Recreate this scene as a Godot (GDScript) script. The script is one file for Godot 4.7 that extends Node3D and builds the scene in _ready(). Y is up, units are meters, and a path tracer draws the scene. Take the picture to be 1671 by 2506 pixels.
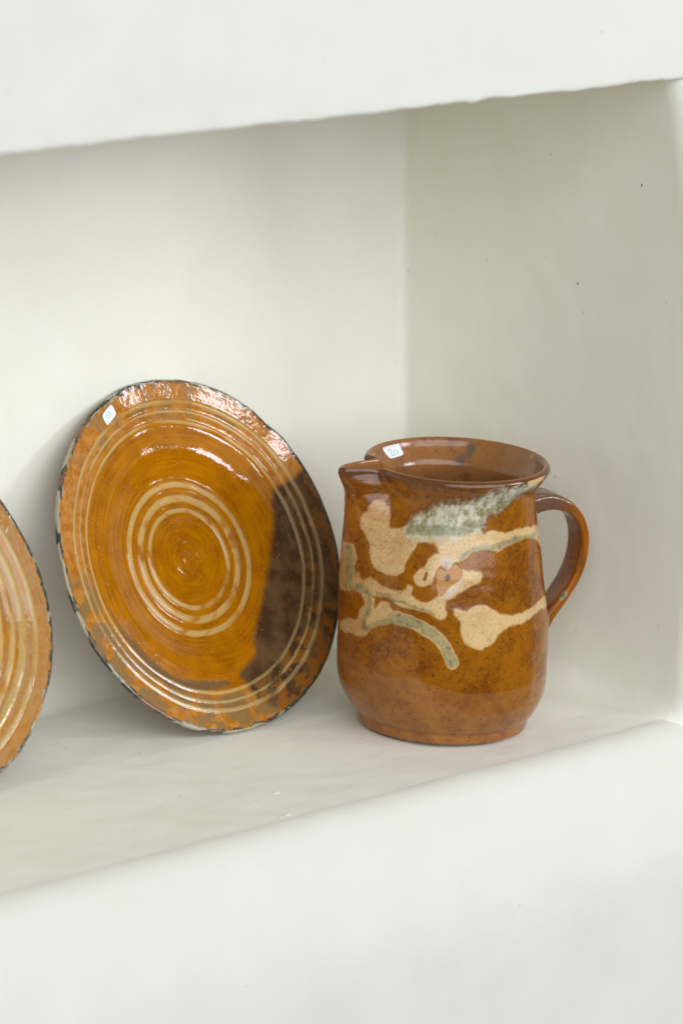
extends Node3D

# ------------------------------------------------------------------ measures (metres)
const BACK := -0.178          # plane of the niche's back wall
const FRONT := 0.106          # plane of the wall's face
const LINTEL := 0.4662        # underside of the lintel
const TILT := 0.4747          # lean of the plates, radians
const PLATE_R := 0.12685
const JH := [0, .003, .0055, .0072, .011, .0175, .025, .0336, .045, .066, .0766, .0862, .0992, .1108, .1248, .137, .147, .157, .166, .172, .176, .180, .183, .1852, .1895]
const JR := [.0592, .0600, .0603, .0600, .0642, .0683, .0717, .0733, .0737, .0739, .0738, .0730, .0719, .0702, .0675, .0645, .0617, .0593, .0574, .0571, .0592, .0619, .0639, .0649, .0649]
const JO := [0, 0, 0, 0, .0002, .0008, .0014, .0022, .0027, .0028, .0034, .0043, .0056, .0057, .0050, .0040, .003, .0020, .0015, .001, .0005, 0, 0, 0, 0]
const JB := [0, 0, 0, 0, 0, 0, 0, 0, 0, 0, 0, 0, .001, .003, .008, .0125, .0170, .0212, .0246, .0262, .0266, .0266, .0262, .0260, .0260]

var noise := FastNoiseLite.new()
var fine := FastNoiseLite.new()


func _ready() -> void:
	# camera
	var cam := Camera3D.new()
	cam.name = "camera"
	var look := CameraAttributesPhysical.new()
	look.frustum_focal_length = 100.56
	look.frustum_focus_distance = 2.965
	look.frustum_near = 0.05
	look.frustum_far = 60.0
	look.exposure_aperture = 3.4
	add_child(cam)
	cam.attributes = look
	cam.keep_aspect = Camera3D.KEEP_HEIGHT
	cam.fov = 13.612
	cam.near = 0.05
	cam.far = 60.0
	cam.transform = Transform3D(Basis(Vector3(0.72543308, 0.05052893, 0.68643548), Vector3(0.14384555, 0.96414948, -0.2229893), Vector3(-0.67309383, 0.26050451, 0.69215757)), Vector3(-2.06253368, 0.92542916, 2.00914201))
	cam.current = true
	# the room's dim walls, seen from the niche
	var env := Environment.new()
	env.background_mode = Environment.BG_COLOR
	env.background_color = Color(0.125, 0.124, 0.118).linear_to_srgb()
	env.tonemap_mode = Environment.TONE_MAPPER_LINEAR
	env.tonemap_exposure = 1.0
	env.sdfgi_enabled = true
	env.ssao_enabled = true
	env.ssil_enabled = true
	var around := WorldEnvironment.new()
	around.name = "room_air"
	around.environment = env
	add_child(around)
	# the broad bright windows of the room's far side, and a small one further to the right
	daylight("window_daylight", -19.0, 23.0, 5.5, Vector2(7.8, 3.6), 35.0)
	daylight("small_window_daylight", 35.0, 17.0, 2.6, Vector2(0.70, 0.44), 2.0)

	noise.seed = 11
	noise.noise_type = FastNoiseLite.TYPE_SIMPLEX_SMOOTH
	noise.frequency = 1.0
	noise.fractal_octaves = 3
	fine.seed = 5
	fine.noise_type = FastNoiseLite.TYPE_SIMPLEX_SMOOTH
	fine.frequency = 1.0
	fine.fractal_octaves = 2

	build_niche()
	build_plate("plate", "whole slipware plate with orange centre and dark brown right side, leaning beside the jug", -0.1303, 0.0, 1, 768)
	build_plate("plate", "left slipware plate cut by the picture's edge, many close cream rings", -0.396, 0.35, 2, 512)
	build_jug()


# ------------------------------------------------------------------ helpers
func daylight(called: String, azimuth: float, elevation: float, distance: float, size: Vector2, energy: float) -> void:
	# an area light that faces the niche; azimuth from the wall's own direction, to the right
	var l := AreaLight3D.new()
	l.name = called
	l.area_size = size
	l.light_energy = energy
	l.light_color = Color(0.868, 0.910, 1.0).linear_to_srgb()
	l.shadow_enabled = true
	l.area_range = 14.0
	add_child(l)
	var az := deg_to_rad(azimuth)
	var el := deg_to_rad(elevation)
	var aim := Vector3(-0.1, 0.2, 0.0)
	l.look_at_from_position(aim + distance * Vector3(sin(az) * cos(el), sin(el), cos(az) * cos(el)), aim, Vector3.UP)


func structure(called: String, label: String, parent: Node3D = null) -> Node3D:
	var o := Node3D.new()
	o.name = called
	add_child(o, true)
	o.set_meta("kind", "structure")
	o.set_meta("label", label)
	o.set_meta("category", "wall" if called.ends_with("wall") else called.replace("_", " "))
	return o


func put(called: String, mesh: Mesh, material: Material, parent: Node3D) -> MeshInstance3D:
	var o := MeshInstance3D.new()
	o.name = called
	o.mesh = mesh
	o.material_override = material
	parent.add_child(o, true)
	return o


func sheet(points: PackedVector3Array, uvs: PackedVector2Array, rows: int, cols: int, flip: bool, wrap := false) -> ArrayMesh:
	# a grid of points, row by row; smooth normals; the first and last columns share theirs when wrapped
	var normals := PackedVector3Array()
	normals.resize(points.size())
	var index := PackedInt32Array()
	for r in rows - 1:
		for c in cols - 1:
			var a := r * cols + c
			var b := a + 1
			var d := a + cols
			var e := d + 1
			var tri: Array = [a, d, b, b, d, e] if flip else [a, b, d, b, e, d]
			for k in [0, 3]:
				var p: int = tri[k]
				var q: int = tri[k + 1]
				var s: int = tri[k + 2]
				var n := (points[s] - points[p]).cross(points[q] - points[p])
				normals[p] += n
				normals[q] += n
				normals[s] += n
				index.append_array(PackedInt32Array([p, q, s]))
	for r in rows:
		if wrap:
			var both := normals[r * cols] + normals[r * cols + cols - 1]
			normals[r * cols] = both
			normals[r * cols + cols - 1] = both
	for i in normals.size():
		normals[i] = normals[i].normalized()
	var arrays := []
	arrays.resize(Mesh.ARRAY_MAX)
	arrays[Mesh.ARRAY_VERTEX] = points
	arrays[Mesh.ARRAY_NORMAL] = normals
	arrays[Mesh.ARRAY_TEX_UV] = uvs
	arrays[Mesh.ARRAY_INDEX] = index
	var m := ArrayMesh.new()
	m.add_surface_from_arrays(Mesh.PRIMITIVE_TRIANGLES, arrays)
	return m


func table(keys: Array, values: Array, x: float) -> float:
	if x <= keys[0]:
		return values[0]
	for i in range(1, keys.size()):
		if x <= keys[i]:
			return lerpf(values[i - 1], values[i], (x - keys[i - 1]) / (keys[i] - keys[i - 1]))
	return values[-1]


func soft(a: float, b: float, x: float) -> float:
	var t := clampf((x - a) / (b - a), 0.0, 1.0)
	return t * t * (3.0 - 2.0 * t)


func noise_picture(size: int, frequency: float, octaves: int, seed_: int, kind := FastNoiseLite.TYPE_SIMPLEX_SMOOTH) -> NoiseTexture2D:
	var n := FastNoiseLite.new()
	n.seed = seed_
	n.noise_type = kind
	n.frequency = frequency
	n.fractal_octaves = octaves
	var t := NoiseTexture2D.new()
	t.width = size
	t.height = size
	t.seamless = true
	t.noise = n
	return t


# ------------------------------------------------------------------ the plastered niche
func plaster(streak: Vector3, relief: float, seed_: int, tone: float, knots: float) -> StandardMaterial3D:
	# limewash: brushed grain, a few pimples and pinholes, sparse specks of dirt
	var n := 384
	var grains := RandomNumberGenerator.new()
	grains.seed = seed_
	var a := FastNoiseLite.new()
	a.noise_type = FastNoiseLite.TYPE_SIMPLEX_SMOOTH
	a.fractal_octaves = 4
	a.seed = seed_
	a.frequency = 0.016
	var b := FastNoiseLite.new()
	b.noise_type = FastNoiseLite.TYPE_SIMPLEX_SMOOTH
	b.fractal_octaves = 1
	b.seed = seed_ + 5
	b.frequency = 0.06
	var low := a.get_seamless_image(n, n).get_data()
	var dots := b.get_seamless_image(n, n, false, false, 0.1, false).get_data()
	a.seed = seed_ + 9
	a.frequency = 0.008
	var tint := a.get_seamless_image(n, n).get_data()
	var data := PackedByteArray()
	data.resize(n * n * 3)
	var height := blank(n * n)
	for i in n * n:
		var l := low[i] / 255.0
		var d := dots[i] / 255.0
		var t := tint[i] / 255.0
		height[i] = 0.35 * l + knots * soft(0.80, 0.95, d) - 0.7 * knots * soft(0.84, 0.94, 1.0 - d)
		var dirt := soft(0.94, 0.975, d) * 0.26 * soft(0.5, 0.75, t)
		var k := tone * (0.983 + 0.034 * t + grains.randf_range(-0.018, 0.018)) * (1.0 - dirt)
		data[i * 3] = byte_of(0.914 * k)
		data[i * 3 + 1] = byte_of((0.896 - 0.012 * dirt) * k)
		data[i * 3 + 2] = byte_of((0.768 + 0.02 * (t - 0.5) - 0.1 * dirt) * k)
	var m := StandardMaterial3D.new()
	m.albedo_texture = colour_texture(data, n, n)
	m.roughness = 0.72
	m.metallic_specular = 0.35
	m.uv1_scale = streak
	m.heightmap_enabled = true
	m.heightmap_texture = height_texture(height, n, n)
	m.heightmap_scale = relief
	return m


func wave(p: Vector3) -> float:
	return noise.get_noise_3d(p.x * 9.0, p.y * 9.0, p.z * 9.0) * 0.0011 + noise.get_noise_3d(p.x * 40.0 + 7.0, p.y * 40.0, p.z * 40.0) * 0.0004


func profile_sheet(path: PackedVector2Array, x0: float, x1: float, step: float, radius_fade: Callable, flip: bool) -> ArrayMesh:
	# sweeps a profile (z, y) along x; radius_fade may move each point of it
	var cols := int(round((x1 - x0) / step)) + 1
	var points := PackedVector3Array()
	var uvs := PackedVector2Array()
	var run := 0.0
	for r in path.size():
		if r > 0:
			run += path[r].distance_to(path[r - 1])
		for c in cols:
			var x := lerpf(x0, x1, float(c) / (cols - 1))
			var q: Vector2 = radius_fade.call(path[r], r, x)
			var p := Vector3(x, q.y, q.x)
			# bumps push outwards along the profile's own normal
			var ahead := path[mini(r + 1, path.size() - 1)] - path[maxi(r - 1, 0)]
			var n := Vector2(-ahead.y, ahead.x).normalized() * (-1.0 if flip else 1.0)
			var w := wave(p)
			points.append(p + Vector3(0, n.y * w, n.x * w))
			uvs.append(Vector2(x, run))
	return sheet(points, uvs, path.size(), cols, flip)


func line(a: Vector2, b: Vector2, step: float) -> PackedVector2Array:
	var out := PackedVector2Array()
	var n := maxi(1, int(a.distance_to(b) / step))
	for i in n + 1:
		out.append(a.lerp(b, float(i) / n))
	return out


func arc(centre: Vector2, radius: float, from: float, to: float, n: int) -> PackedVector2Array:
	var out := PackedVector2Array()
	for i in n + 1:
		var a := deg_to_rad(lerpf(from, to, float(i) / n))
		out.append(centre + radius * Vector2(cos(a), sin(a)))
	return out


func build_niche() -> void:
	var keep := func(q: Vector2, _r: int, _x: float) -> Vector2: return q
	var smooth_plaster := plaster(Vector3(4.5, 4.5, 1), 0.022, 21, 1.0, 0.10)
	var dimmed_face_plaster := plaster(Vector3(4, 4, 1), 0.022, 61, 0.885, 0.12)  # tone darkened to offset the stronger light on the front faces
	var brushed := plaster(Vector3(3.2, 8.5, 1), 0.055, 31, 1.03, 0.12)  # tone lifted in the colour to stand in for light the shelf lacks
	var rough_plaster := plaster(Vector3(6, 4.2, 1), 0.040, 41, 1.015, 0.16)
	var core := StandardMaterial3D.new()
	core.albedo_color = Color(0.7, 0.68, 0.62)
	core.roughness = 0.95
	var rr := 0.025      # soft front edge of the shelf, easing into the wall's face below it
	var ease := 0.16
	var fr := 0.012      # cove between shelf and back wall
	var brow := arc(Vector2(FRONT - rr + 0.007, -rr), rr, 38, 90, 9)
	var heart := brow[0] - ease * Vector2(cos(deg_to_rad(38.0)), sin(deg_to_rad(38.0)))
	var belly := arc(heart, ease, 0, 36, 14)
	# below the shelf
	var o := structure("lower_front_wall", "plain white plastered wall face below the shelf's soft front edge")
	var path := line(belly[0] + Vector2(0, -0.65), belly[0] + Vector2(0, -0.008), 0.012)
	path.append_array(belly)
	path.append_array(brow)
	put("plaster_face", profile_sheet(path, -1.3, 0.6, 0.01, keep, true), dimmed_face_plaster, o)
	var block := BoxMesh.new()
	block.size = Vector3(1.88, 0.72, 0.36)
	put("masonry", block, core, o).position = Vector3(-0.35, -0.385, -0.09)
	# the shelf: rounded edge, floor, cove
	o = structure("shelf", "brush-marked white plaster shelf of the niche, under plates and jug")
	path = line(Vector2(FRONT - rr + 0.007, 0), Vector2(BACK + fr, 0), 0.006)
	put("plaster_face", profile_sheet(path, -1.3, 0.6, 0.006, keep, true), brushed, o)
	for s in [[-0.2005, 0.047, 0.0040, 0.0008], [-0.2255, 0.084, 0.0034, 0.0008], [-0.231, 0.0845, 0.0018, 0.0006], [-0.196, 0.049, 0.0018, 0.0006]]:
		put("plaster_lump", lump(s[2], s[3], int(s[0] * 9000)), smooth_plaster, o).position = Vector3(s[0], 0.0002, s[1])
	# back wall
	o = structure("back_wall", "smooth white back wall of the niche behind plates and jug")
	path = arc(Vector2(BACK + fr, fr), fr, 270, 180, 8)
	path.append_array(line(Vector2(BACK, fr + 0.004), Vector2(BACK, 0.54), 0.012))
	put("plaster_face", profile_sheet(path, -1.3, 0.6, 0.01, keep, true), smooth_plaster, o)
	block = BoxMesh.new()
	block.size = Vector3(1.88, 1.6, 0.10)
	put("masonry", block, core, o).position = Vector3(-0.35, 0.2, -0.235)
	# lintel: ceiling of the niche and the wall's face above
	o = structure("upper_front_wall", "white plastered wall face above the niche with a slightly chipped lower edge")
	var lr := 0.0035
	path = line(Vector2(BACK - 0.004, LINTEL), Vector2(FRONT - lr - 0.002, LINTEL), 0.012)
	path.append_array(arc(Vector2(FRONT - lr, LINTEL + lr), lr, 270, 360, 6))
	path.append_array(line(Vector2(FRONT, LINTEL + lr + 0.003), Vector2(FRONT, LINTEL + 0.02), 0.004))
	path.append_array(line(Vector2(FRONT, LINTEL + 0.03), Vector2(FRONT, 0.95), 0.012))
	var chipped := func(q: Vector2, _r: int, x: float) -> Vector2:
		if q.x > FRONT - 0.03 and q.y < LINTEL + 0.02:
			var near := soft(FRONT - 0.03, FRONT - 0.004, q.x) * (1.0 - soft(LINTEL + 0.004, LINTEL + 0.02, q.y))
			var w := noise.get_noise_2d(x * 16.0, 3.3) * (0.0006 + 0.0007 * soft(-0.2, -0.08, x)) + noise.get_noise_2d(x * 90.0, 9.1) * 0.0006
			w -= 0.0016 * exp(-pow((x + 0.112) / 0.006, 2.0)) - 0.0012 * exp(-pow((x + 0.092) / 0.012, 2.0))
			return q + Vector2(0, w * near * (1.0 - soft(0.07, 0.10, x)))
		return q
	put("plaster_face", profile_sheet(path, -1.3, 0.6, 0.005, chipped, true), dimmed_face_plaster, o)
	block = BoxMesh.new()
	block.size = Vector3(1.88, 0.47, 0.268)
	put("masonry", block, core, o).position = Vector3(-0.35, 0.71, -0.04)
	# right side of the niche with its rounded front edge and the wall's face beyond
	o = structure("right_side_wall", "uneven white plaster wall closing the niche at the right, in shade")
	put("plaster_face", side_wall(), rough_plaster, o)
	block = BoxMesh.new()
	block.size = Vector3(0.42, 0.44, 0.25)
	put("masonry", block, core, o).position = Vector3(0.38, 0.233, -0.04)
	for s in [[0.300, -0.010, 0.0009], [0.383, 0.055, 0.0010]]:
		var dot := put("fleck", lump(s[2], s[2] * 0.5, int(s[0] * 5000)), stain(Color(0.40, 0.36, 0.26)), o)
		dot.position = Vector3(side_x(s[1], s[0]) - 0.0002, s[0], s[1])
		dot.rotation.z = PI / 2
	# far left end of the niche, beyond the picture's edge
	o = structure("left_side_wall", "white plaster wall closing the niche far at the left")
	block = BoxMesh.new()
	block.size = Vector3(0.06, 0.48, 0.27)
	put("plaster_face", block, smooth_plaster, o).position = Vector3(-1.27, 0.235, -0.04)


func stain(c: Color) -> StandardMaterial3D:
	var m := StandardMaterial3D.new()
	m.albedo_color = c
	m.roughness = 0.9
	return m


func side_x(z: float, y: float) -> float:
	var t := clampf(y / LINTEL, 0.0, 1.0)
	var s := (z - BACK) / (FRONT - BACK)
	return lerpf(lerpf(0.1354, 0.1002, t), 0.1440 - 0.0615 * t * t * t, s)


func side_wall() -> ArrayMesh:
	var points := PackedVector3Array()
	var uvs := PackedVector2Array()
	var zs: Array[Vector3] = []          # z, extra x, share of the coves
	var er := 0.018
	for i in 13:
		zs.append(Vector3(BACK + 0.0015 * i * i / 12.0 * 0.75, 0, 1))
	var z := BACK + 0.02
	while z < FRONT - er:
		zs.append(Vector3(z, 0, 1))
		z += 0.006
	for i in 9:
		var a := deg_to_rad(90.0 * i / 8.0)
		zs.append(Vector3(FRONT - er + er * sin(a), er - er * cos(a), 1.0))
	for x in [0.012, 0.018, 0.03, 0.05, 0.08, 0.12, 0.2, 0.3, 0.42]:
		zs.append(Vector3(FRONT, x, 0.0))
	var ys: Array[float] = []
	ys.append(-0.004)
	for i in 15:
		ys.append(0.0001 + 0.020 * i * i / 196.0)
	var y := 0.026
	while y < LINTEL - 0.001:
		ys.append(y)
		y += 0.006
	ys.append(LINTEL)
	var cove := func(d: float, r: float) -> float:
		return 0.0 if d >= r else r - sqrt(maxf(0.0, r * r - (r - d) * (r - d)))
	var run := 0.0
	for j in zs.size():
		if j > 0:
			run += absf(zs[j].x - zs[j - 1].x) + absf(zs[j].y - zs[j - 1].y)
		for i in ys.size():
			var q := zs[j]
			var inside := q.z * (1.0 - 0.8 * soft(FRONT - 0.030, FRONT, q.x))
			var x: float = side_x(q.x, ys[i]) + q.y
			var soft_r: float = 0.017 + 0.005 * noise.get_noise_2d(q.x * 7.0, 4.0)
			x -= (cove.call(maxf(ys[i], 0.0), soft_r) + maxf(0.0, -ys[i])) * inside + cove.call(q.x - BACK, 0.006) * q.z
			var p := Vector3(x, ys[i], q.x)
			var w := wave(p) * 0.75 + fine.get_noise_3d(p.y * 60.0, p.z * 80.0, 2.0) * 0.00012
			var edge := clampf(ys[i] / 0.02, 0.0, 1.0)
			p += Vector3(-w * q.z, 0, w * (1.0 - q.z) * edge * 0.3)
			points.append(p)
			uvs.append(Vector2(run, ys[i]))
	return sheet(points, uvs, zs.size(), ys.size(), false)


func lump(radius: float, height: float, seed_: int) -> ArrayMesh:
	var points := PackedVector3Array()
	var uvs := PackedVector2Array()
	for r in 6:
		var f := r / 5.0
		for c in 17:
			var a := TAU * c / 16.0
			var k := 1.0 + 0.45 * noise.get_noise_3d(cos(a) * 1.3, sin(a) * 1.3, seed_)
			points.append(Vector3(cos(a) * radius * f * k, height * (1.0 - f * f) * (1.0 + 0.4 * noise.get_noise_2d(seed_, f * 3.0 + cos(a))), sin(a) * radius * f * k * 0.7))
			uvs.append(Vector2(c / 16.0, f) * 0.05)
	return sheet(points, uvs, 6, 17, false, true)


# ------------------------------------------------------------------ painting glazes
# masks are float fields over a texture; shapes are smooth closed outlines in its pixels
func curve(flat: PackedVector2Array, closed: bool, parts: int) -> PackedVector2Array:
	var out := PackedVector2Array()
	var n := flat.size()
	for i in (n if closed else n - 1):
		var a := flat[(i - 1 + n) % n] if closed else flat[maxi(i - 1, 0)]
		var b := flat[i]
		var c := flat[(i + 1) % n]
		var d := flat[(i + 2) % n] if closed else flat[mini(i + 2, n - 1)]
		for k in parts:
			out.append(b.cubic_interpolate(c, a, d, float(k) / parts))
	if not closed:
		out.append(flat[n - 1])
	return out


func fill(mask: PackedFloat32Array, w: int, h: int, outline: PackedVector2Array, feather: float, rough: float, strength := 1.0) -> void:
	var lo := outline[0]
	var hi := outline[0]
	for q in outline:
		lo = lo.min(q)
		hi = hi.max(q)
	var n := outline.size()
	var margin := feather + rough + 1.0
	for y in range(maxi(0, int(lo.y - margin)), mini(h, int(hi.y + margin) + 1)):
		for x in range(maxi(0, int(lo.x - margin)), mini(w, int(hi.x + margin) + 1)):
			var p := Vector2(x, y)
			p += Vector2(fine.get_noise_2d(x * 0.045, y * 0.045), fine.get_noise_2d(x * 0.045 + 50.0, y * 0.045)) * rough
			var best := 1e9
			var inside := false
			var a := outline[n - 1]
			for b in outline:
				var e := b - a
				var v := p - a
				var t := clampf(v.dot(e) / maxf(e.length_squared(), 1e-6), 0.0, 1.0)
				best = minf(best, (v - e * t).length_squared())
				if (a.y > p.y) != (b.y > p.y) and p.x < a.x + e.x * (p.y - a.y) / (b.y - a.y):
					inside = not inside
				a = b
			var d := sqrt(best) * (-1.0 if inside else 1.0)
			var k := strength * (1.0 - soft(-feather, feather, d))
			if k > mask[y * w + x]:
				mask[y * w + x] = k


func stroke(mask: PackedFloat32Array, w: int, h: int, path: PackedVector2Array, half: float, feather: float, rough: float, strength := 1.0) -> void:
	var lo := path[0]
	var hi := path[0]
	for q in path:
		lo = lo.min(q)
		hi = hi.max(q)
	var margin := half + feather + rough + 1.0
	for y in range(maxi(0, int(lo.y - margin)), mini(h, int(hi.y + margin) + 1)):
		for x in range(maxi(0, int(lo.x - margin)), mini(w, int(hi.x + margin) + 1)):
			var p := Vector2(x, y)
			p += Vector2(fine.get_noise_2d(x * 0.045, y * 0.045), fine.get_noise_2d(x * 0.045 + 50.0, y * 0.045)) * rough
			var best := 1e9
			for i in path.size() - 1:
				var e := path[i + 1] - path[i]
				var v := p - path[i]
				var t := clampf(v.dot(e) / maxf(e.length_squared(), 1e-6), 0.0, 1.0)
				best = minf(best, (v - e * t).length_squared())
			var k := strength * (1.0 - soft(half - feather, half + feather, sqrt(best)))
			if k > mask[y * w + x]:
				mask[y * w + x] = k


func blank(n: int) -> PackedFloat32Array:
	var a := PackedFloat32Array()
	a.resize(n)
	return a


func colour_texture(data: PackedByteArray, w: int, h: int) -> ImageTexture:
	return ImageTexture.create_from_image(Image.create_from_data(w, h, false, Image.FORMAT_RGB8, data))


func height_texture(field: PackedFloat32Array, w: int, h: int) -> ImageTexture:
	return ImageTexture.create_from_image(Image.create_from_data(w, h, false, Image.FORMAT_RF, field.to_byte_array()))


func glaze(colour: Texture2D, height: Texture2D, relief: float, rough: float) -> StandardMaterial3D:
	var m := StandardMaterial3D.new()
	m.albedo_texture = colour
	m.roughness = rough
	m.metallic_specular = 0.48
	m.heightmap_enabled = true
	m.heightmap_texture = height
	m.heightmap_scale = relief
	return m


var srgb := PackedByteArray()


func byte_of(v: float) -> int:
	# linear colour value to an sRGB byte
	if srgb.is_empty():
		srgb.resize(1025)
		for i in 1025:
			var x := i / 1024.0
			x *= x
			srgb[i] = int(round(255.0 * (12.92 * x if x <= 0.0031308 else 1.055 * pow(x, 1.0 / 2.4) - 0.055)))
	return srgb[int(sqrt(clampf(v, 0.0, 1.0)) * 1024.0)]


func sticker_material(marks: Array) -> StandardMaterial3D:
	# white paper label with faint green handwriting; marks are pen strokes in a unit square, y down
	var n := 96
	var pen := blank(n * n)
	for flat in marks:
		var p := PackedVector2Array()
		for i in range(0, flat.size(), 2):
			p.append(Vector2(flat[i], flat[i + 1]) * n)
		stroke(pen, n, n, curve(p, false, 4), 2.6, 1.6, 0.0)
	var data := PackedByteArray()
	for i in n * n:
		var paper := Vector3(0.86, 0.88, 0.87)
		var c := paper.lerp(Vector3(0.33, 0.47, 0.40), pen[i] * 0.75)
		data.append_array(PackedByteArray([byte_of(c.x), byte_of(c.y), byte_of(c.z)]))
	var m := StandardMaterial3D.new()
	m.albedo_texture = colour_texture(data, n, n)
	m.roughness = 0.6
	return m


# ------------------------------------------------------------------ plates
func plate_depth(r: float, kind: int) -> float:
	# front surface in mm above the rim's plane, r in mm
	var keys: Array = [0, 3, 5, 8.5, 11, 13.5, 30, 56, 58.5, 60.5, 62.5, 66, 71, 76, 78.5, 80.5, 83, 94, 96, 112, 114, 126]
	var zs: Array = [-12.6, -12.8, -13.35, -13.5, -13.05, -13.45, -13.6, -13.7, -13.5, -13.1, -12.5, -11.3, -9.6, -8.0, -7.4, -7.15, -7.0, -6.75, -6.3, -2.2, -1.75, -0.1]
	var z := table(keys, zs, r)
	var ridges: Array = [[35, 0.9, 1.7], [43.5, 1.1, 2.6], [53.5, 1.0, 2.2], [97, 0.8, 1.3], [104, 0.8, 1.3], [110.5, 0.9, 1.5]]
	if kind == 2:
		ridges = [[35, 0.9, 1.7], [52, 1.0, 2.4], [70, 0.8, 2.0], [80, 0.9, 2.2], [88, 0.9, 1.6], [96.5, 0.9, 1.6], [104, 0.9, 2.0], [112.5, 0.8, 1.4]]
	for q in ridges:
		var d: float = (r - q[0]) / q[2]
		if absf(d) < 3.0:
			z += q[1] * exp(-d * d)
	return z


func plate_point(r: float, a: float, z: float, turn: float) -> Vector3:
	# r, z in metres; the potter's circle is a little short on its left; a chip or two on the rim
	var x := r * cos(a)
	var y := r * sin(a)
	if x < 0.0:
		x *= 1.0 - 0.045 * soft(0.0, 0.6, -cos(a))
	var w := noise.get_noise_3d(cos(a) * 0.9 + turn * 5.0, sin(a) * 0.9, 1.0) * 0.0016 * r / PLATE_R
	var k := 1.0 + 0.006 * noise.get_noise_3d(cos(a) * 2.0 + turn, sin(a) * 2.0, 4.0) * r / PLATE_R
	return Vector3(x * k, PLATE_R + y * k, z + w)


func build_plate(called: String, label: String, x: float, turn: float, kind: int, size: int) -> void:
	var o := Node3D.new()
	o.name = called
	add_child(o, true)
	o.set_meta("label", label)
	o.set_meta("category", "plate")
	o.set_meta("group", "slipware plates leaning on the back wall")
	o.position = Vector3(x, 0.0022, BACK + 0.0035 + 2.0 * PLATE_R * sin(TILT))
	o.rotation.x = -TILT
	# front and rim
	var cols := 181
	var rows := 0
	var points := PackedVector3Array()
	var uvs := PackedVector2Array()
	var radii: Array[Vector2] = []
	var r := 0.02
	while r < 126.0:
		radii.append(Vector2(r, plate_depth(r, kind)))
		r += 0.75 if (r > 30.0 and r < 60.0) or r > 94.0 or r < 15.0 or kind == 2 else 1.5
	for q in [[126.0, -0.15], [126.5, -0.6], [126.8, -1.4], [126.85, -2.2], [126.6, -3.2], [125.9, -4.0], [124.6, -4.6], [122.5, -5.2]]:
		radii.append(Vector2(q[0], q[1]))
	rows = radii.size()
	for q in radii:
		for c in cols:
			var a := TAU * c / (cols - 1)
			var rr := q.x / 1000.0
			if q.x > 121.0:
				# worn, nibbled edge
				rr -= 0.0011 * maxf(0.0, fine.get_noise_3d(cos(a) * 9.0, sin(a) * 9.0, kind * 3.0)) * soft(121.0, 126.0, q.x)
				if kind == 1:
					rr -= 0.0018 * exp(-pow((rad_to_deg(a) - 42.0) / 5.0, 2.0))
			points.append(plate_point(rr, a, q.y / 1000.0, turn))
			uvs.append(Vector2(0.5 + q.x * cos(a) / 260.0, 0.5 - q.x * sin(a) / 260.0))
	put("glazed_front", sheet(points, uvs, rows, cols, true, true), plate_paint(kind, size), o)
	# back: bare clay with a foot ring
	points = PackedVector3Array()
	uvs = PackedVector2Array()
	var back: Array[Vector2] = []
	for q in [[122.6, -5.15], [113, -7.4], [96, -12], [80, -14.5], [66, -18.5], [62, -19.6], [60, -22.5], [54, -22.5], [52, -20], [30, -19.4], [0.02, -19]]:
		back.append(Vector2(q[0], q[1]))
	for q in back:
		for c in cols:
			var a := TAU * c / (cols - 1)
			points.append(plate_point(q.x / 1000.0, a, q.y / 1000.0, turn))
			uvs.append(Vector2(q.x * cos(a), q.x * sin(a)) / 260.0)
	var clay := StandardMaterial3D.new()
	var ramp := Gradient.new()
	ramp.set_color(0, Color(0.16, 0.065, 0.03).linear_to_srgb())
	ramp.set_color(1, Color(0.36, 0.16, 0.07).linear_to_srgb())
	var t := noise_picture(256, 0.03, 4, 77)
	t.color_ramp = ramp
	clay.albedo_texture = t
	clay.roughness = 0.85
	put("clay_back", sheet(points, uvs, back.size(), cols, true, true), clay, o)
	if kind == 1:
		# price label near the upper left edge, lying on the rim's slope
		var s := price_sticker(func(u: float, v: float) -> Vector3:
			var corner := Vector2(-41.7, 114.3).lerp(Vector2(-38.6, 106.4), u).lerp(Vector2(-53.7, 107.2).lerp(Vector2(-50.4, 99.2), u), v) * 0.001
			corner = corner * 1.005
			var rad := corner.length()
			return plate_point(rad, corner.angle(), plate_depth(rad * 1000.0, 1) / 1000.0 + 0.0006, turn))
		put("price_sticker", s, sticker_material([[0.30, 0.62, 0.28, 0.42, 0.42, 0.36, 0.48, 0.5, 0.36, 0.72, 0.54, 0.70], [0.62, 0.3, 0.66, 0.7]]), o).set_meta("label", "small white price sticker with faint green writing")


func price_sticker(place: Callable) -> ArrayMesh:
	# a rounded square of paper laid on the surface that place(u, v) gives
	var points := PackedVector3Array()
	var uvs := PackedVector2Array()
	var n := 12
	for r in n + 1:
		for c in n + 1:
			var u := 2.0 * c / n - 1.0
			var v := 2.0 * r / n - 1.0
			# squash the square's corners into a superellipse-like outline
			var k := 1.0 - 0.13 * pow(absf(u * v), 3.0)
			u = 0.5 + 0.5 * u * k
			v = 0.5 + 0.5 * v * k
			points.append(place.call(u, v))
			uvs.append(Vector2(u, v))
	return sheet(points, uvs, n + 1, n + 1, false)


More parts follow.
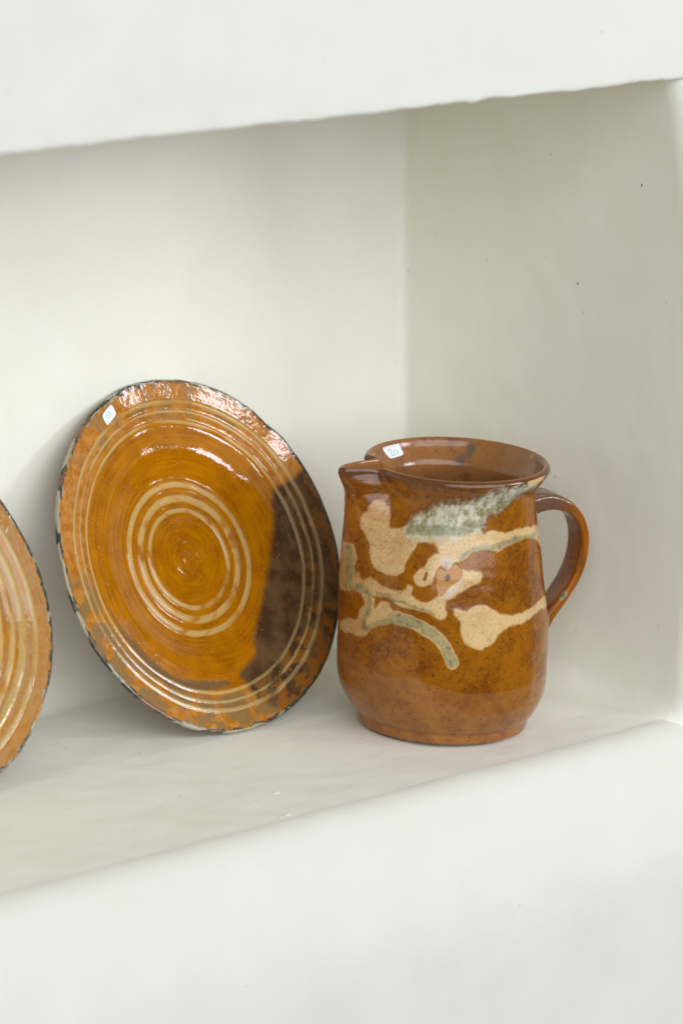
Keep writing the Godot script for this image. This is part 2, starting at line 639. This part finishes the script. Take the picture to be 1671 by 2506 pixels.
func plate_paint(kind: int, n: int) -> StandardMaterial3D:
	var mm := n / 260.0
	var dark := blank(n * n)
	var olive_in := blank(n * n)
	if kind == 1:
		var flat := [86.9, 34.2, 79.3, 12.0, 67.9, -14.8, 51.8, -41.1, 34.9, -63.9, 30.2, -75.9, 20.5, -81.4, 11.3, -86.8, 14.3, -94.5, 24.0, -112.0, 60.0, -128.0, 104.0, -108.0, 138.6, -39.1, 136.2, 18.4, 123.1, 45.1, 103.2, 40.6]
		var p := PackedVector2Array()
		for i in range(0, flat.size(), 2):
			p.append(Vector2(n * 0.5 + flat[i] * mm, n * 0.5 - flat[i + 1] * mm))
		fill(dark, n, n, curve(p, true, 3), 3.0 * mm, 1.5)
		var q := PackedVector2Array()
		for v in [[-90, -22], [-82, -40], [-61, -68], [-40, -82], [-2, -89.5], [-6, -93], [-48, -88.5], [-76, -64]]:
			q.append(Vector2(n * 0.5 + v[0] * mm, n * 0.5 - v[1] * mm))
		fill(olive_in, n, n, curve(q, true, 3), 1.6 * mm, 3.0)
	var ridges: Array = [[35.0, 1.7], [43.5, 2.6], [53.5, 2.2], [97.0, 1.2], [104.0, 1.0], [110.5, 1.5]]
	if kind == 2:
		ridges = [[35.0, 1.9], [52.0, 2.4], [70.0, 2.4], [80.0, 3.2], [88.0, 2.0], [96.5, 2.2], [104.0, 2.8], [112.5, 1.9]]
	var data := PackedByteArray()
	data.resize(n * n * 3)
	var height := blank(n * n)
	var shift := kind * 37.0
	for y in n:
		for x in n:
			var i := y * n + x
			var px := (x - n * 0.5) / mm
			var py := (n * 0.5 - y) / mm
			var r := sqrt(px * px + py * py)
			if r > 130.0:
				continue
			var cx := px / maxf(r, 0.01)
			var cy := py / maxf(r, 0.01)
			var turned := rad_to_deg(atan2(cx, cy))          # 0 at the top, clockwise
			var streak := noise.get_noise_3d(r * 0.33 + shift, cx * 1.4, cy * 1.4)
			var blotch := noise.get_noise_2d(px * 0.045 + shift, py * 0.045)
			var patch := noise.get_noise_2d(px * 0.11 + 90.0 + shift, py * 0.11)
			var speck := fine.get_noise_2d(px * 0.50 + shift, py * 0.50)
			var c := Vector3(0.50, 0.182, 0.001).lerp(Vector3(0.31, 0.092, 0.001), clampf(0.42 + 0.5 * streak + 0.45 * blotch + 0.16 * speck, 0.0, 1.0))
			var orange := c
			# worn, thinner glaze towards the rim
			var rim := soft(94.0, 104.0, r)
			c = c.lerp(Vector3(0.56, 0.235, 0.050), rim * clampf(0.55 + patch, 0.0, 1.0))
			var d := dark[i]
			if kind == 1:
				# copper-green bloom at the lower left of the rim, browner round the top
				var low := soft(125.0, 160.0, turned) if turned > 0.0 else (1.0 - soft(-98.0, -84.0, turned))
				var cloud := noise.get_noise_2d(px * 0.042 + 15.0, py * 0.042)
				var bloom := rim * low * soft(-0.22, 0.02, cloud + 0.12 * patch - 0.10 * soft(118.0, 122.0, r))
				bloom = maxf(bloom, olive_in[i] * 0.95)
				var top := rim * soft(-70.0, -30.0, turned) * (1.0 - soft(28.0, 60.0, turned)) * soft(0.0, 0.3, cloud + 0.3 * patch) * 0.7
				c = c.lerp(Vector3(0.255, 0.155, 0.058), maxf(bloom, top) * 0.88)
				c = c.lerp(Vector3(0.13, 0.075, 0.032), olive_in[i] * 0.65)
				# manganese brown down the right side, flecked with orange near the rim
				var clump := noise.get_noise_2d(px * 0.055 + 40.0, py * 0.055)
				var open := rim * soft(0.16, 0.36, clump + 0.12 * speck + 0.26 * (1.0 - soft(-85.0, -20.0, py)) + 0.30 * soft(119.0, 122.0, r)) * (0.30 + 0.60 * (1.0 - soft(-80.0, -45.0, py)))
				d *= 1.0 - open * 0.9
				c = c.lerp(Vector3(0.30, 0.105, 0.010), open * dark[i])
				c = c.lerp(Vector3(0.150, 0.082, 0.036).lerp(Vector3(0.075, 0.037, 0.016), clampf(0.5 + blotch * 1.3, 0.0, 1.0)), d)
			else:
				c = c.lerp(Vector3(0.42, 0.245, 0.10), soft(45.0, 85.0, r) * clampf(0.52 + 0.9 * streak + 0.3 * patch, 0.0, 0.92))
			# pale slip shows on the ridges
			var ridge := 0.0
			for q in ridges:
				var e: float = (r + 0.5 * blotch - q[0]) / q[1]
				if absf(e) < 1.6:
					ridge = maxf(ridge, 1.0 - soft(0.65, 1.25, absf(e)))
			var wear := soft(-0.75, 0.05, noise.get_noise_3d(cx * 2.2 + r * 0.05, cy * 2.2, 8.0 + shift) + 0.2 * speck)
			if kind == 1 and r < 40.0:
				# the innermost turn of slip runs out at the bottom
				ridge *= 1.0 - 0.5 * soft(135.0, 160.0, turned)
			var slip := Vector3(0.57, 0.325, 0.070).lerp(Vector3(0.66, 0.48, 0.20), clampf(wear - 0.35, 0.0, 1.0) * 0.8)
			slip = slip.lerp(Vector3(0.40, 0.31, 0.13), (1.0 - soft(0.0, 0.6, d)) * rim * 0.35)
			slip = slip.lerp(Vector3(0.30, 0.215, 0.10), d * 0.85)
			c = c.lerp(slip, ridge * wear * 0.86)
			# pits and specks
			var pit := soft(0.56, 0.74, speck) * soft(-0.15, 0.25, patch)
			var grit := soft(0.58, 0.78, -speck) * soft(-0.25, 0.15, blotch + 0.3 * patch)
			c = c.lerp(Vector3(0.04, 0.02, 0.01), pit * 0.8)
			c = c.lerp(Vector3(0.66, 0.46, 0.25), grit * 0.8)
			# green-black band on the edge, flaked to the cream body
			var band := soft(123.4, 124.6, r + 2.2 * patch)
			if band > 0.0:
				var flake := noise.get_noise_3d(cx * 3.6, cy * 3.6, r * 0.16 + shift) + 0.25 * fine.get_noise_3d(cx * 13.0, cy * 13.0, r * 0.3) + 0.10 * soft(124.5, 126.5, r) - 0.05
				var edge := Vector3(0.045, 0.058, 0.044).lerp(Vector3(0.40, 0.34, 0.23), soft(0.05, 0.22, flake))
				edge = edge.lerp(Vector3(0.36, 0.15, 0.06), soft(0.10, 0.2, -flake + 0.4 * speck - 0.12) * 0.7)
				if kind == 1 and turned > 45.0 and turned < 150.0:
					edge = edge.lerp(Vector3(0.035, 0.028, 0.022), 0.8)
				c = c.lerp(edge, band)
			data[i * 3] = byte_of(c.x)
			data[i * 3 + 1] = byte_of(c.y)
			data[i * 3 + 2] = byte_of(c.z)
			# relief: pitted, slightly wavy glaze; pinholes
			var pits := fine.get_noise_2d(px * 0.24 + 9.0, py * 0.24)
			height[i] = 0.5 + 0.10 * streak + pits * (0.06 + 0.04 * rim) + 0.01 * speck + 0.16 * patch - 0.14 * pit + 0.12 * grit
	return glaze(colour_texture(data, n, n), height_texture(height, n, n), 0.026, 0.08)


# ------------------------------------------------------------------ jug
func jug_radius(a: float, h: float) -> float:
	var d := wrapf(a - deg_to_rad(154.0), -PI, PI)
	var k := pow(clampf((h - 0.11) / 0.075, 0.0, 1.0), 1.6)
	var narrow := deg_to_rad(9.5 if d > 0.0 else 6.5)
	var wide := deg_to_rad(30.0) * (1.0 - k) + narrow * k
	var r := table(JH, JR, h) + table(JH, JB, h) * exp(-pow(d / wide, 2.0))
	var p := clampf((h - 0.150) / 0.035, 0.0, 1.0)
	return r - 0.0075 * p * exp(-pow((d - deg_to_rad(17.5)) / deg_to_rad(6.0), 2.0))


func jug_point(a: float, h: float, inwards: float) -> Vector3:
	var r := jug_radius(a, h) - inwards
	r += 0.0006 * noise.get_noise_3d(cos(a) * 1.2, sin(a) * 1.2, h * 22.0)
	r += 0.00025 * noise.get_noise_2d(h * 260.0, 5.0) * (1.0 if h > 0.012 else 0.0)
	return Vector3(-table(JH, JO, h) + r * cos(a), h, r * sin(a))


func build_jug() -> void:
	var o := Node3D.new()
	o.name = "jug"
	add_child(o, true)
	o.set_meta("label", "orange brown glazed earthenware jug with cream and green splashes and a pinched spout")
	o.set_meta("category", "jug")
	o.rotation.y = -deg_to_rad(44.2)
	o.position = Vector3(0, 0.0018, 0)
	# wall: outside from the foot up, over the lip, down the inside
	var rows: Array[Vector3] = []        # height, inwards, v
	rows.append(Vector3(0.0030, 0.058, 0.0))
	rows.append(Vector3(0.0025, 0.006, 0.0))
	rows.append(Vector3(0.0006, 0.0035, 0.0))
	rows.append(Vector3(0.0, 0.0015, 0.0))
	var h := 0.0008
	while h < 0.1850:
		rows.append(Vector3(h, 0.0, h / 0.4))
		h += 0.0012 if h < 0.03 or h > 0.165 else 0.0025
	for q in [[0.1853, 0.0], [0.1862, 0.0002], [0.1872, 0.0005], [0.1881, 0.0009], [0.1888, 0.0015], [0.1893, 0.0023], [0.1894, 0.0032], [0.1891, 0.0043], [0.1882, 0.0052], [0.1868, 0.0059]]:
		rows.append(Vector3(q[0], q[1], lerpf(0.4635, 0.533, clampf((q[1] + (q[0] - 0.1853) * 0.4) / 0.0065, 0.0, 1.0))))
	h = 0.1850
	while h > 0.016:
		rows.append(Vector3(h, lerpf(0.0070, 0.0062, soft(0.15, 0.185, h)), 1.0 - h / 0.4))
		h -= 0.0015 if h > 0.15 else 0.004
	rows.append(Vector3(0.012, 0.012, 0.975))
	rows.append(Vector3(0.011, 0.030, 0.985))
	rows.append(Vector3(0.011, 0.062, 1.0))
	var cols := 241
	var points := PackedVector3Array()
	var uvs := PackedVector2Array()
	for q in rows:
		for c in cols:
			var a := TAU * c / (cols - 1) - PI / 2.0
			points.append(jug_point(a, q.x, q.y))
			uvs.append(Vector2(float(c) / (cols - 1), q.z))
	put("body", sheet(points, uvs, rows.size(), cols, false, true), jug_paint(), o)
	put("handle", handle_mesh(), handle_paint(), o)
	var s := price_sticker(func(u: float, v: float) -> Vector3:
		var top := Vector2(206.5, 189.3).lerp(Vector2(226.0, 189.2), u)
		var low := Vector2(212.5, 179.0).lerp(Vector2(229.5, 179.6), u)
		var q := top.lerp(low, v)
		var hh := minf(q.y, 187.6) / 1000.0
		return jug_point(deg_to_rad(q.x), hh, lerpf(0.0070, 0.0062, soft(0.15, 0.185, hh)) + 0.0005))
	put("price_sticker", s, sticker_material([[0.28, 0.55, 0.36, 0.42, 0.46, 0.5, 0.36, 0.7, 0.3, 0.84, 0.5, 0.84], [0.62, 0.56, 0.53, 0.68, 0.6, 0.82, 0.72, 0.76, 0.74, 0.62, 0.62, 0.56]]), o).set_meta("label", "small white price sticker with faint green number")


func handle_mesh() -> ArrayMesh:
	var spine := PackedVector2Array()
	for q in [[48, 154], [58, 155.5], [68, 156.2], [78, 154.6], [87.5, 150], [95, 142], [99.3, 131], [100, 119], [98, 107.5], [93.5, 96.5], [86.5, 85.5], [79, 75.5], [72.5, 66.5], [67, 58]]:
		spine.append(Vector2(q[0], q[1]) * 0.001)
	spine = curve(spine, false, 5)
	var d := Vector3(cos(deg_to_rad(26.0)), 0, -sin(deg_to_rad(26.0)))
	var side := Vector3(sin(deg_to_rad(26.0)), 0, cos(deg_to_rad(26.0)))
	var points := PackedVector3Array()
	var uvs := PackedVector2Array()
	var n := spine.size()
	var around := 33
	var run := 0.0
	for i in n:
		var t := (spine[mini(i + 1, n - 1)] - spine[maxi(i - 1, 0)]).normalized()
		var out := Vector2(-t.y, t.x)
		if out.dot(spine[i] - Vector2(0.06, 0.11)) < 0.0:
			out = -out
		if i > 0:
			run += spine[i].distance_to(spine[i - 1])
		var f := float(i) / (n - 1)
		var half_w := 0.0118 + 0.004 * (1.0 - soft(0.0, 0.22, f)) - 0.0012 * soft(0.6, 1.0, f) + 0.003 * soft(0.86, 1.0, f)
		var half_t := 0.0036 + 0.0040 * (1.0 - soft(0.05, 0.40, f)) + 0.0012 * soft(0.75, 1.0, f)
		for k in around:
			var a := TAU * k / (around - 1)
			var sx := signf(cos(a)) * pow(absf(cos(a)), 0.42)
			var sy := signf(sin(a)) * pow(absf(sin(a)), 0.55)
			# a shallow thumb groove along the outer face
			var groove := 0.0010 * exp(-pow(sx / 0.45, 2.0)) if sy > 0.0 else 0.0
			var q := spine[i] + out * (sy * half_t - groove)
			var p := d * q.x + Vector3(0, q.y, 0) + side * (sx * half_w)
			p += p.normalized() * 0.0004 * noise.get_noise_3d(p.x * 60.0, p.y * 60.0, p.z * 60.0)
			points.append(p)
			uvs.append(Vector2(float(k) / (around - 1), run / 0.2))
	return sheet(points, uvs, n, around, true, true)


func handle_paint() -> StandardMaterial3D:
	var w := 192
	var hh := 512
	var data := PackedByteArray()
	var height := blank(w * hh)
	for y in hh:
		for x in w:
			var a := noise.get_noise_3d(cos(TAU * x / w) * 0.8, sin(TAU * x / w) * 0.8, y * 0.012)
			var s := fine.get_noise_3d(cos(TAU * x / w) * 6.0, sin(TAU * x / w) * 6.0, y * 0.16)
			var c := Vector3(0.36, 0.112, 0.004).lerp(Vector3(0.21, 0.058, 0.004), clampf(0.5 + 0.8 * a, 0.0, 1.0))
			# green and cream splash low on the outside, purple brown over the top
			var d := Vector2((x / float(w) - 0.92) * 0.06, y / float(hh) * 0.2 - 0.112).length() * 1000.0
			c = c.lerp(Vector3(0.12, 0.075, 0.055), (1.0 - soft(0.022, 0.05, y / float(hh) * 0.2 + 0.006 * a)) * 0.75)
			c = c.lerp(Vector3(0.30, 0.29, 0.15), 1.0 - soft(3.2, 5.0, d + 2.0 * s))
			c = c.lerp(Vector3(0.05, 0.055, 0.035), (1.0 - soft(1.6, 3.0, d + 1.6 * s)) * 0.8)
			# rubbed edges and specks
			var rub := maxf(exp(-pow((x / float(w) - 0.125) / 0.018, 2.0)), exp(-pow((x / float(w) - 0.875) / 0.018, 2.0)))
			c = c.lerp(Vector3(0.50, 0.27, 0.11), rub * soft(-0.2, 0.35, a + 0.5 * s) * 0.75)
			if s > 0.36:
				c = c.lerp(Vector3(0.05, 0.02, 0.01), soft(0.36, 0.56, s) * 0.75)
			data.append_array(PackedByteArray([byte_of(c.x), byte_of(c.y), byte_of(c.z)]))
			height[y * w + x] = 0.5 + 0.25 * a + 0.15 * s
	return glaze(colour_texture(data, w, hh), height_texture(height, w, hh), 0.03, 0.16)


func jug_spots(flat: Array, w: int, h: int) -> PackedVector2Array:
	# degrees round the jug and mm above its foot, to texture pixels
	var out := PackedVector2Array()
	for i in range(0, flat.size(), 2):
		var u := fposmod((flat[i] + 90.0) / 360.0, 1.0)
		out.append(Vector2(u * w, flat[i + 1] / 400.0 * h))
	return out


func jug_paint() -> StandardMaterial3D:
	var w := 1024
	var h := 820
	var slip := blank(w * h)
	var frost := blank(w * h)
	var green := blank(w * h)
	var white := blank(w * h)  # window highlight beside the chip, painted into the colour
	var chip := blank(w * h)
	var f := 2.2
	var left_lobe := [141.7, 167.2, 137.8, 167.2, 134.1, 163.7, 131.3, 155.7, 128.1, 150.7, 118.8, 152.8, 111.4, 147.7, 110.2, 141.2, 112.5, 136.3, 114.0, 131.1, 114.8, 124.4, 118.7, 120.9, 125.5, 120.0, 132.8, 123.7, 136.7, 131.7, 138.4, 139.6, 143.8, 147.7, 144.7, 156.7, 142.7, 161.0]
	var main_band := [121.2, 151.7, 115.5, 155.8, 105.8, 158.0, 89.1, 157.5, 71.7, 154.4, 67.4, 150.4, 60.1, 146.6, 48.7, 146.6, 32.2, 145.6, 39.0, 144.2, 49.5, 142.4, 58.0, 139.2, 68.8, 141.4, 74.0, 139.5, 78.8, 135.2, 86.4, 131.8, 93.4, 133.6, 97.8, 142.6, 105.5, 144.7, 113.1, 143.2]
	var tongue := [69.6, 149.4, 62.8, 153.3, 50.7, 151.0, 37.6, 151.7, 9.8, 147.8, 2.7, 140.3, 4.2, 129.8, 14.0, 137.6, 25.7, 143.1, 43.4, 144.5, 58.7, 143.8]
	var branch := [98.5, 138.1, 101.2, 133.4, 103.2, 127.7, 107.0, 124.5, 107.5, 119.7, 103.9, 115.5, 100.1, 115.2, 97.0, 118.5, 96.0, 124.1, 93.4, 130.3, 91.3, 136.5]
	var below_chip := [88.1, 129.9, 80.5, 128.2, 74.2, 127.0, 69.1, 126.5, 67.7, 122.9, 69.9, 118.6, 74.7, 116.9, 79.5, 113.4, 83.7, 109.5, 88.1, 106.8, 93.1, 106.7, 90.3, 116.1]
	var middle_band := [144.0, 117.0, 140.7, 111.8, 135.0, 115.3, 130.4, 114.0, 124.2, 111.2, 112.9, 111.1, 110.6, 115.1, 107.8, 113.9, 108.5, 109.0, 103.9, 106.1, 98.4, 105.1, 94.0, 108.4, 88.6, 107.1, 88.6, 101.7, 88.0, 96.7, 91.2, 93.6, 96.1, 97.1, 106.3, 99.5, 115.3, 100.3, 121.1, 104.5, 128.7, 103.7, 137.8, 102.2, 146.6, 103.4]
	var left_column := [165.8, 130.3, 150.1, 135.3, 145.2, 131.0, 144.1, 125.5, 146.1, 119.3, 145.6, 112.0, 141.3, 107.5, 147.8, 102.4, 163.9, 96.5, 172.5, 106.2, 172.0, 120.1]
	var lower_left := [139.8, 103.6, 131.2, 103.0, 130.1, 99.2, 130.0, 93.5, 126.5, 99.7, 120.8, 101.4, 118.8, 96.4, 112.2, 94.4, 117.1, 88.2, 124.9, 84.8, 132.5, 78.9, 136.1, 74.0, 142.2, 70.7, 147.6, 71.2, 161.2, 67.5, 170.2, 69.8, 155.3, 79.2, 144.7, 82.4, 140.8, 91.0, 136.9, 95.2]
	var right_blob := [83.9, 98.8, 82.1, 101.4, 76.0, 100.2, 72.1, 103.2, 67.0, 103.7, 61.8, 100.7, 52.4, 95.1, 39.7, 95.1, 23.2, 96.9, 7.8, 97.3, 0.1, 88.1, 22.5, 91.5, 36.0, 88.4, 51.4, 86.7, 57.7, 83.4, 61.3, 79.0, 65.7, 75.2, 70.9, 73.3, 77.7, 76.7, 80.9, 84.7, 80.4, 91.8]
	var rim_patch := [41.7, 183.8, 40.3, 190.0, 22.1, 190.0, 22.1, 188.4, 27.2, 184.3, 33.1, 180.7]
	for shape in [left_lobe, main_band, tongue, branch, below_chip, middle_band, left_column, lower_left, right_blob, rim_patch]:
		fill(slip, w, h, curve(jug_spots(shape, w, h), true, 3), f, 2.0)
	var frost_shape := [120.9, 149.1, 112.0, 163.7, 99.0, 172.3, 85.3, 174.0, 76.4, 177.2, 63.4, 184.1, 37.1, 185.8, 29.1, 179.4, 43.7, 177.3, 49.6, 170.2, 59.5, 166.4, 65.4, 164.6, 69.7, 159.5, 71.0, 153.8, 88.3, 148.3, 107.0, 146.0]
	fill(frost, w, h, curve(jug_spots(frost_shape, w, h), true, 3), 13.0, 3.0)
	var green_lines := [
		[[117.1, 91.6, 108.8, 90.5, 99.8, 86.5, 93.3, 81.3, 88.4, 73.3, 85.3, 63.9], 8.0], [[128.8, 105.4, 121.2, 105.9, 117.7, 103.0, 112.4, 103.5, 106.4, 101.2, 99.4, 99.3, 94.6, 97.6], 1.8],
		[[147.8, 104.4, 138.9, 105.7, 133.8, 102.5, 133.9, 93.8, 138.2, 83.7, 137.1, 78.3, 127.6, 84.1, 117.1, 90.4], 5.0], [[19.0, 143.1, 43.3, 145.3, 61.7, 142.0, 72.8, 142.1, 81.4, 136.3], 4.0],
		[[38.6, 179.0, 52.3, 171.3, 66.4, 164.7, 72.0, 158.3, 86.0, 154.1, 102.0, 153.3, 117.0, 151.5], 7.0], [[152.2, 130.4, 150.6, 119.2, 153.2, 103.4], 10.0],
	]
	for g in green_lines:
		stroke(green, w, h, curve(jug_spots(g[0], w, h), false, 4), g[1], minf(g[1], 3.0), 2.0)
	stroke(slip, w, h, curve(jug_spots(green_lines[0][0], w, h), false, 4), 9.5, 1.5, 1.5)
	fill(white, w, h, curve(jug_spots([94.0, 134.7, 85.3, 135.7, 86.7, 130.2, 89.2, 127.1, 93.0, 130.4], w, h), true, 3), 2.5, 3.0)
	fill(white, w, h, curve(jug_spots([80.2, 121.1, 87.2, 114.9, 90.9, 109.7, 88.2, 108.2, 81.0, 115.0], w, h), true, 3), 2.5, 3.0)
	fill(chip, w, h, curve(jug_spots([94.1, 129.7, 89.0, 127.3, 84.5, 132.2, 80.4, 127.3, 80.7, 121.6, 87.0, 115.2, 89.2, 111.5, 91.6, 109.1, 93.4, 114.8, 94.5, 123.7], w, h), true, 3), 1.2, 1.0)
	var slit := blank(w * h)
	stroke(slit, w, h, jug_spots([101.0, 124.2, 101.8, 120.4], w, h), 2.6, 1.4, 1.0)
	var spot := jug_spots([88.5, 122.5, 280.4, 182.3, 274.5, 175.1, 332.2, 187.5], w, h)
	var dents := [jug_spots([71.0, 56.4, 65.0, 56.2, 58.0, 59.8], w, h), jug_spots([80.0, 52.0, 72.0, 50.4, 65.5, 49.6], w, h), jug_spots([84.0, 73.5, 76.0, 73.0], w, h)]
	var scratch := blank(w * h)
	for d in dents:
		stroke(scratch, w, h, curve(d, false, 3), 2.4, 2.2, 1.0)
	var dull := [46.0, 44.0, 42.0, 41.0, 42.5, 48.0, 52.0, 47.5, 51.0, 53.5, 50.0]  # heights of the uneven line where the paler colour starts
	var data := PackedByteArray()
	data.resize(w * h * 3)
	var height := blank(w * h)
	var per := TAU / w
	for y in h:
		var outside := y < h * 0.5
		for x in w:
			var i := y * w + x
			var cx := cos(x * per)
			var cy := sin(x * per)
			var mott := noise.get_noise_3d(cx * 2.6, cy * 2.6, y * 0.014)
			var speck := fine.get_noise_3d(cx * 29.0, cy * 29.0, y * 0.21)
			var mid := fine.get_noise_3d(cx * 11.0, cy * 11.0, y * 0.07 + 31.0)
			var c := Vector3(0.355, 0.118, 0.001).lerp(Vector3(0.175, 0.049, 0.001), clampf(0.42 + 0.80 * mott + 0.42 * speck + 0.36 * mid, 0.0, 1.0))
			var s := slip[i]
			if outside:
				var mm := y * 400.0 / h
				# below an uneven line the colour turns paler and duller
				var edge_mm := table([-40.0, 0.0, 23.0, 60.0, 80.0, 98.0, 107.0, 120.0, 134.0, 147.0, 190.0], dull, x / float(w) * 360.0 - 90.0) + 1.2 * mid
				var paleness := 1.0 - soft(-0.5, 0.5, mm - edge_mm)
				c = c.lerp(Vector3(0.36, 0.148, 0.028).lerp(Vector3(0.25, 0.085, 0.022), clampf(0.45 + 0.9 * mott + 0.4 * mid, 0.0, 1.0)), paleness * 0.85)
				# iron brown along the lip
				c = c.lerp(Vector3(0.10, 0.042, 0.022), soft(180.0, 187.0, mm + 4.0 * mott) * 0.75)
				# dark halo where the glaze pools round the slip
				var grain := fine.get_noise_3d(cx * 22.0 + 4.0, cy * 22.0, y * 0.185)
				var clouds := noise.get_noise_3d(cx * 9.0, cy * 9.0, y * 0.05 + 7.0)
				var fz := clampf(frost[i] * 1.55 + 0.40 * grain + 0.40 * clouds - 0.42, 0.0, 1.0)
				c = c.lerp(Vector3(0.12, 0.060, 0.042), clampf(frost[i] * 1.6, 0.0, 1.0) * 0.6)
				var g := clampf(green[i] * (0.95 + 0.25 * speck + 0.5 * mott), 0.0, 1.0)
				var cream := Vector3(0.74, 0.51, 0.23).lerp(Vector3(0.52, 0.29, 0.11), clampf(0.25 + 0.5 * speck + 0.5 * mott + 0.5 * soft(95.0, 140.0, x / float(w) * 360.0 - 90.0), 0.0, 1.0))
				cream = cream.lerp(Vector3(0.50, 0.42, 0.19), frost[i] * 0.5)
				c = c.lerp(cream, s)
				c = c.lerp(Vector3(0.66, 0.62, 0.46).lerp(Vector3(0.30, 0.26, 0.11), clampf(0.36 - grain * 0.5 - clouds * 1.3, 0.0, 1.0)), fz * 0.92)
				c = c.lerp(Vector3(0.29, 0.275, 0.125).lerp(Vector3(0.13, 0.135, 0.07), clampf(0.40 + mid * 1.2 + 0.4 * speck, 0.0, 1.0)), g * 0.80 * maxf(s, frost[i]))
				c = c.lerp(Vector3(0.30, 0.10, 0.008), slit[i])
				c = c.lerp(Vector3(0.66, 0.55, 0.42), white[i] * soft(-0.35, 0.1, speck + 0.2))
				if chip[i] > 0.0:
					var dot := (1.0 - soft(2.5, 6.5, Vector2(x, y).distance_to(spot[0]) + 3.0 * speck)) * 0.9
					c = c.lerp(Vector3(0.52, 0.24, 0.045), chip[i] * (1.0 - white[i] * 0.3))
					c = c.lerp(Vector3(0.05, 0.022, 0.014), dot)
			else:
				# inside: thinner, browner glaze with a few dark spots
				var up := 400.0 - y * 400.0 / h
				c = c.lerp(Vector3(0.31, 0.145, 0.060), 0.65)
				c = c.lerp(Vector3(0.17, 0.062, 0.024), (1.0 - soft(40.0, 150.0, up)) * 0.0 + soft(0.0, 0.5, mott) * 0.5)
				for k in [1, 2]:
					var dist := Vector2(x, h - y).distance_to(spot[k]) + 5.0 * speck
					c = c.lerp(Vector3(0.12, 0.095, 0.065), (1.0 - soft(6.0, 13.0, dist)) * 0.85)
				c = c.lerp(Vector3(0.55, 0.22, 0.02), 1.0 - soft(3.0, 5.0, Vector2(x, h - y).distance_to(spot[3])))
			# pinholes, iron specks and grit
			var pit := soft(0.42, 0.60, speck) * soft(-0.35, 0.2, mid)
			c = c.lerp(Vector3(0.045, 0.022, 0.012), pit * (0.75 - 0.42 * s))
			var grit := soft(0.58, 0.76, -speck) * soft(-0.2, 0.2, mott)
			c = c.lerp(Vector3(0.55, 0.36, 0.17), grit * 0.5)
			data[i * 3] = byte_of(c.x)
			data[i * 3 + 1] = byte_of(c.y)
			data[i * 3 + 2] = byte_of(c.z)
			height[i] = 0.45 + 0.12 * mott + 0.03 * speck + 0.05 * mid - 0.16 * pit + 0.14 * grit + 0.24 * s - 0.35 * chip[i] + 0.35 * scratch[i]
	return glaze(colour_texture(data, w, h), height_texture(height, w, h), 0.05, 0.16)
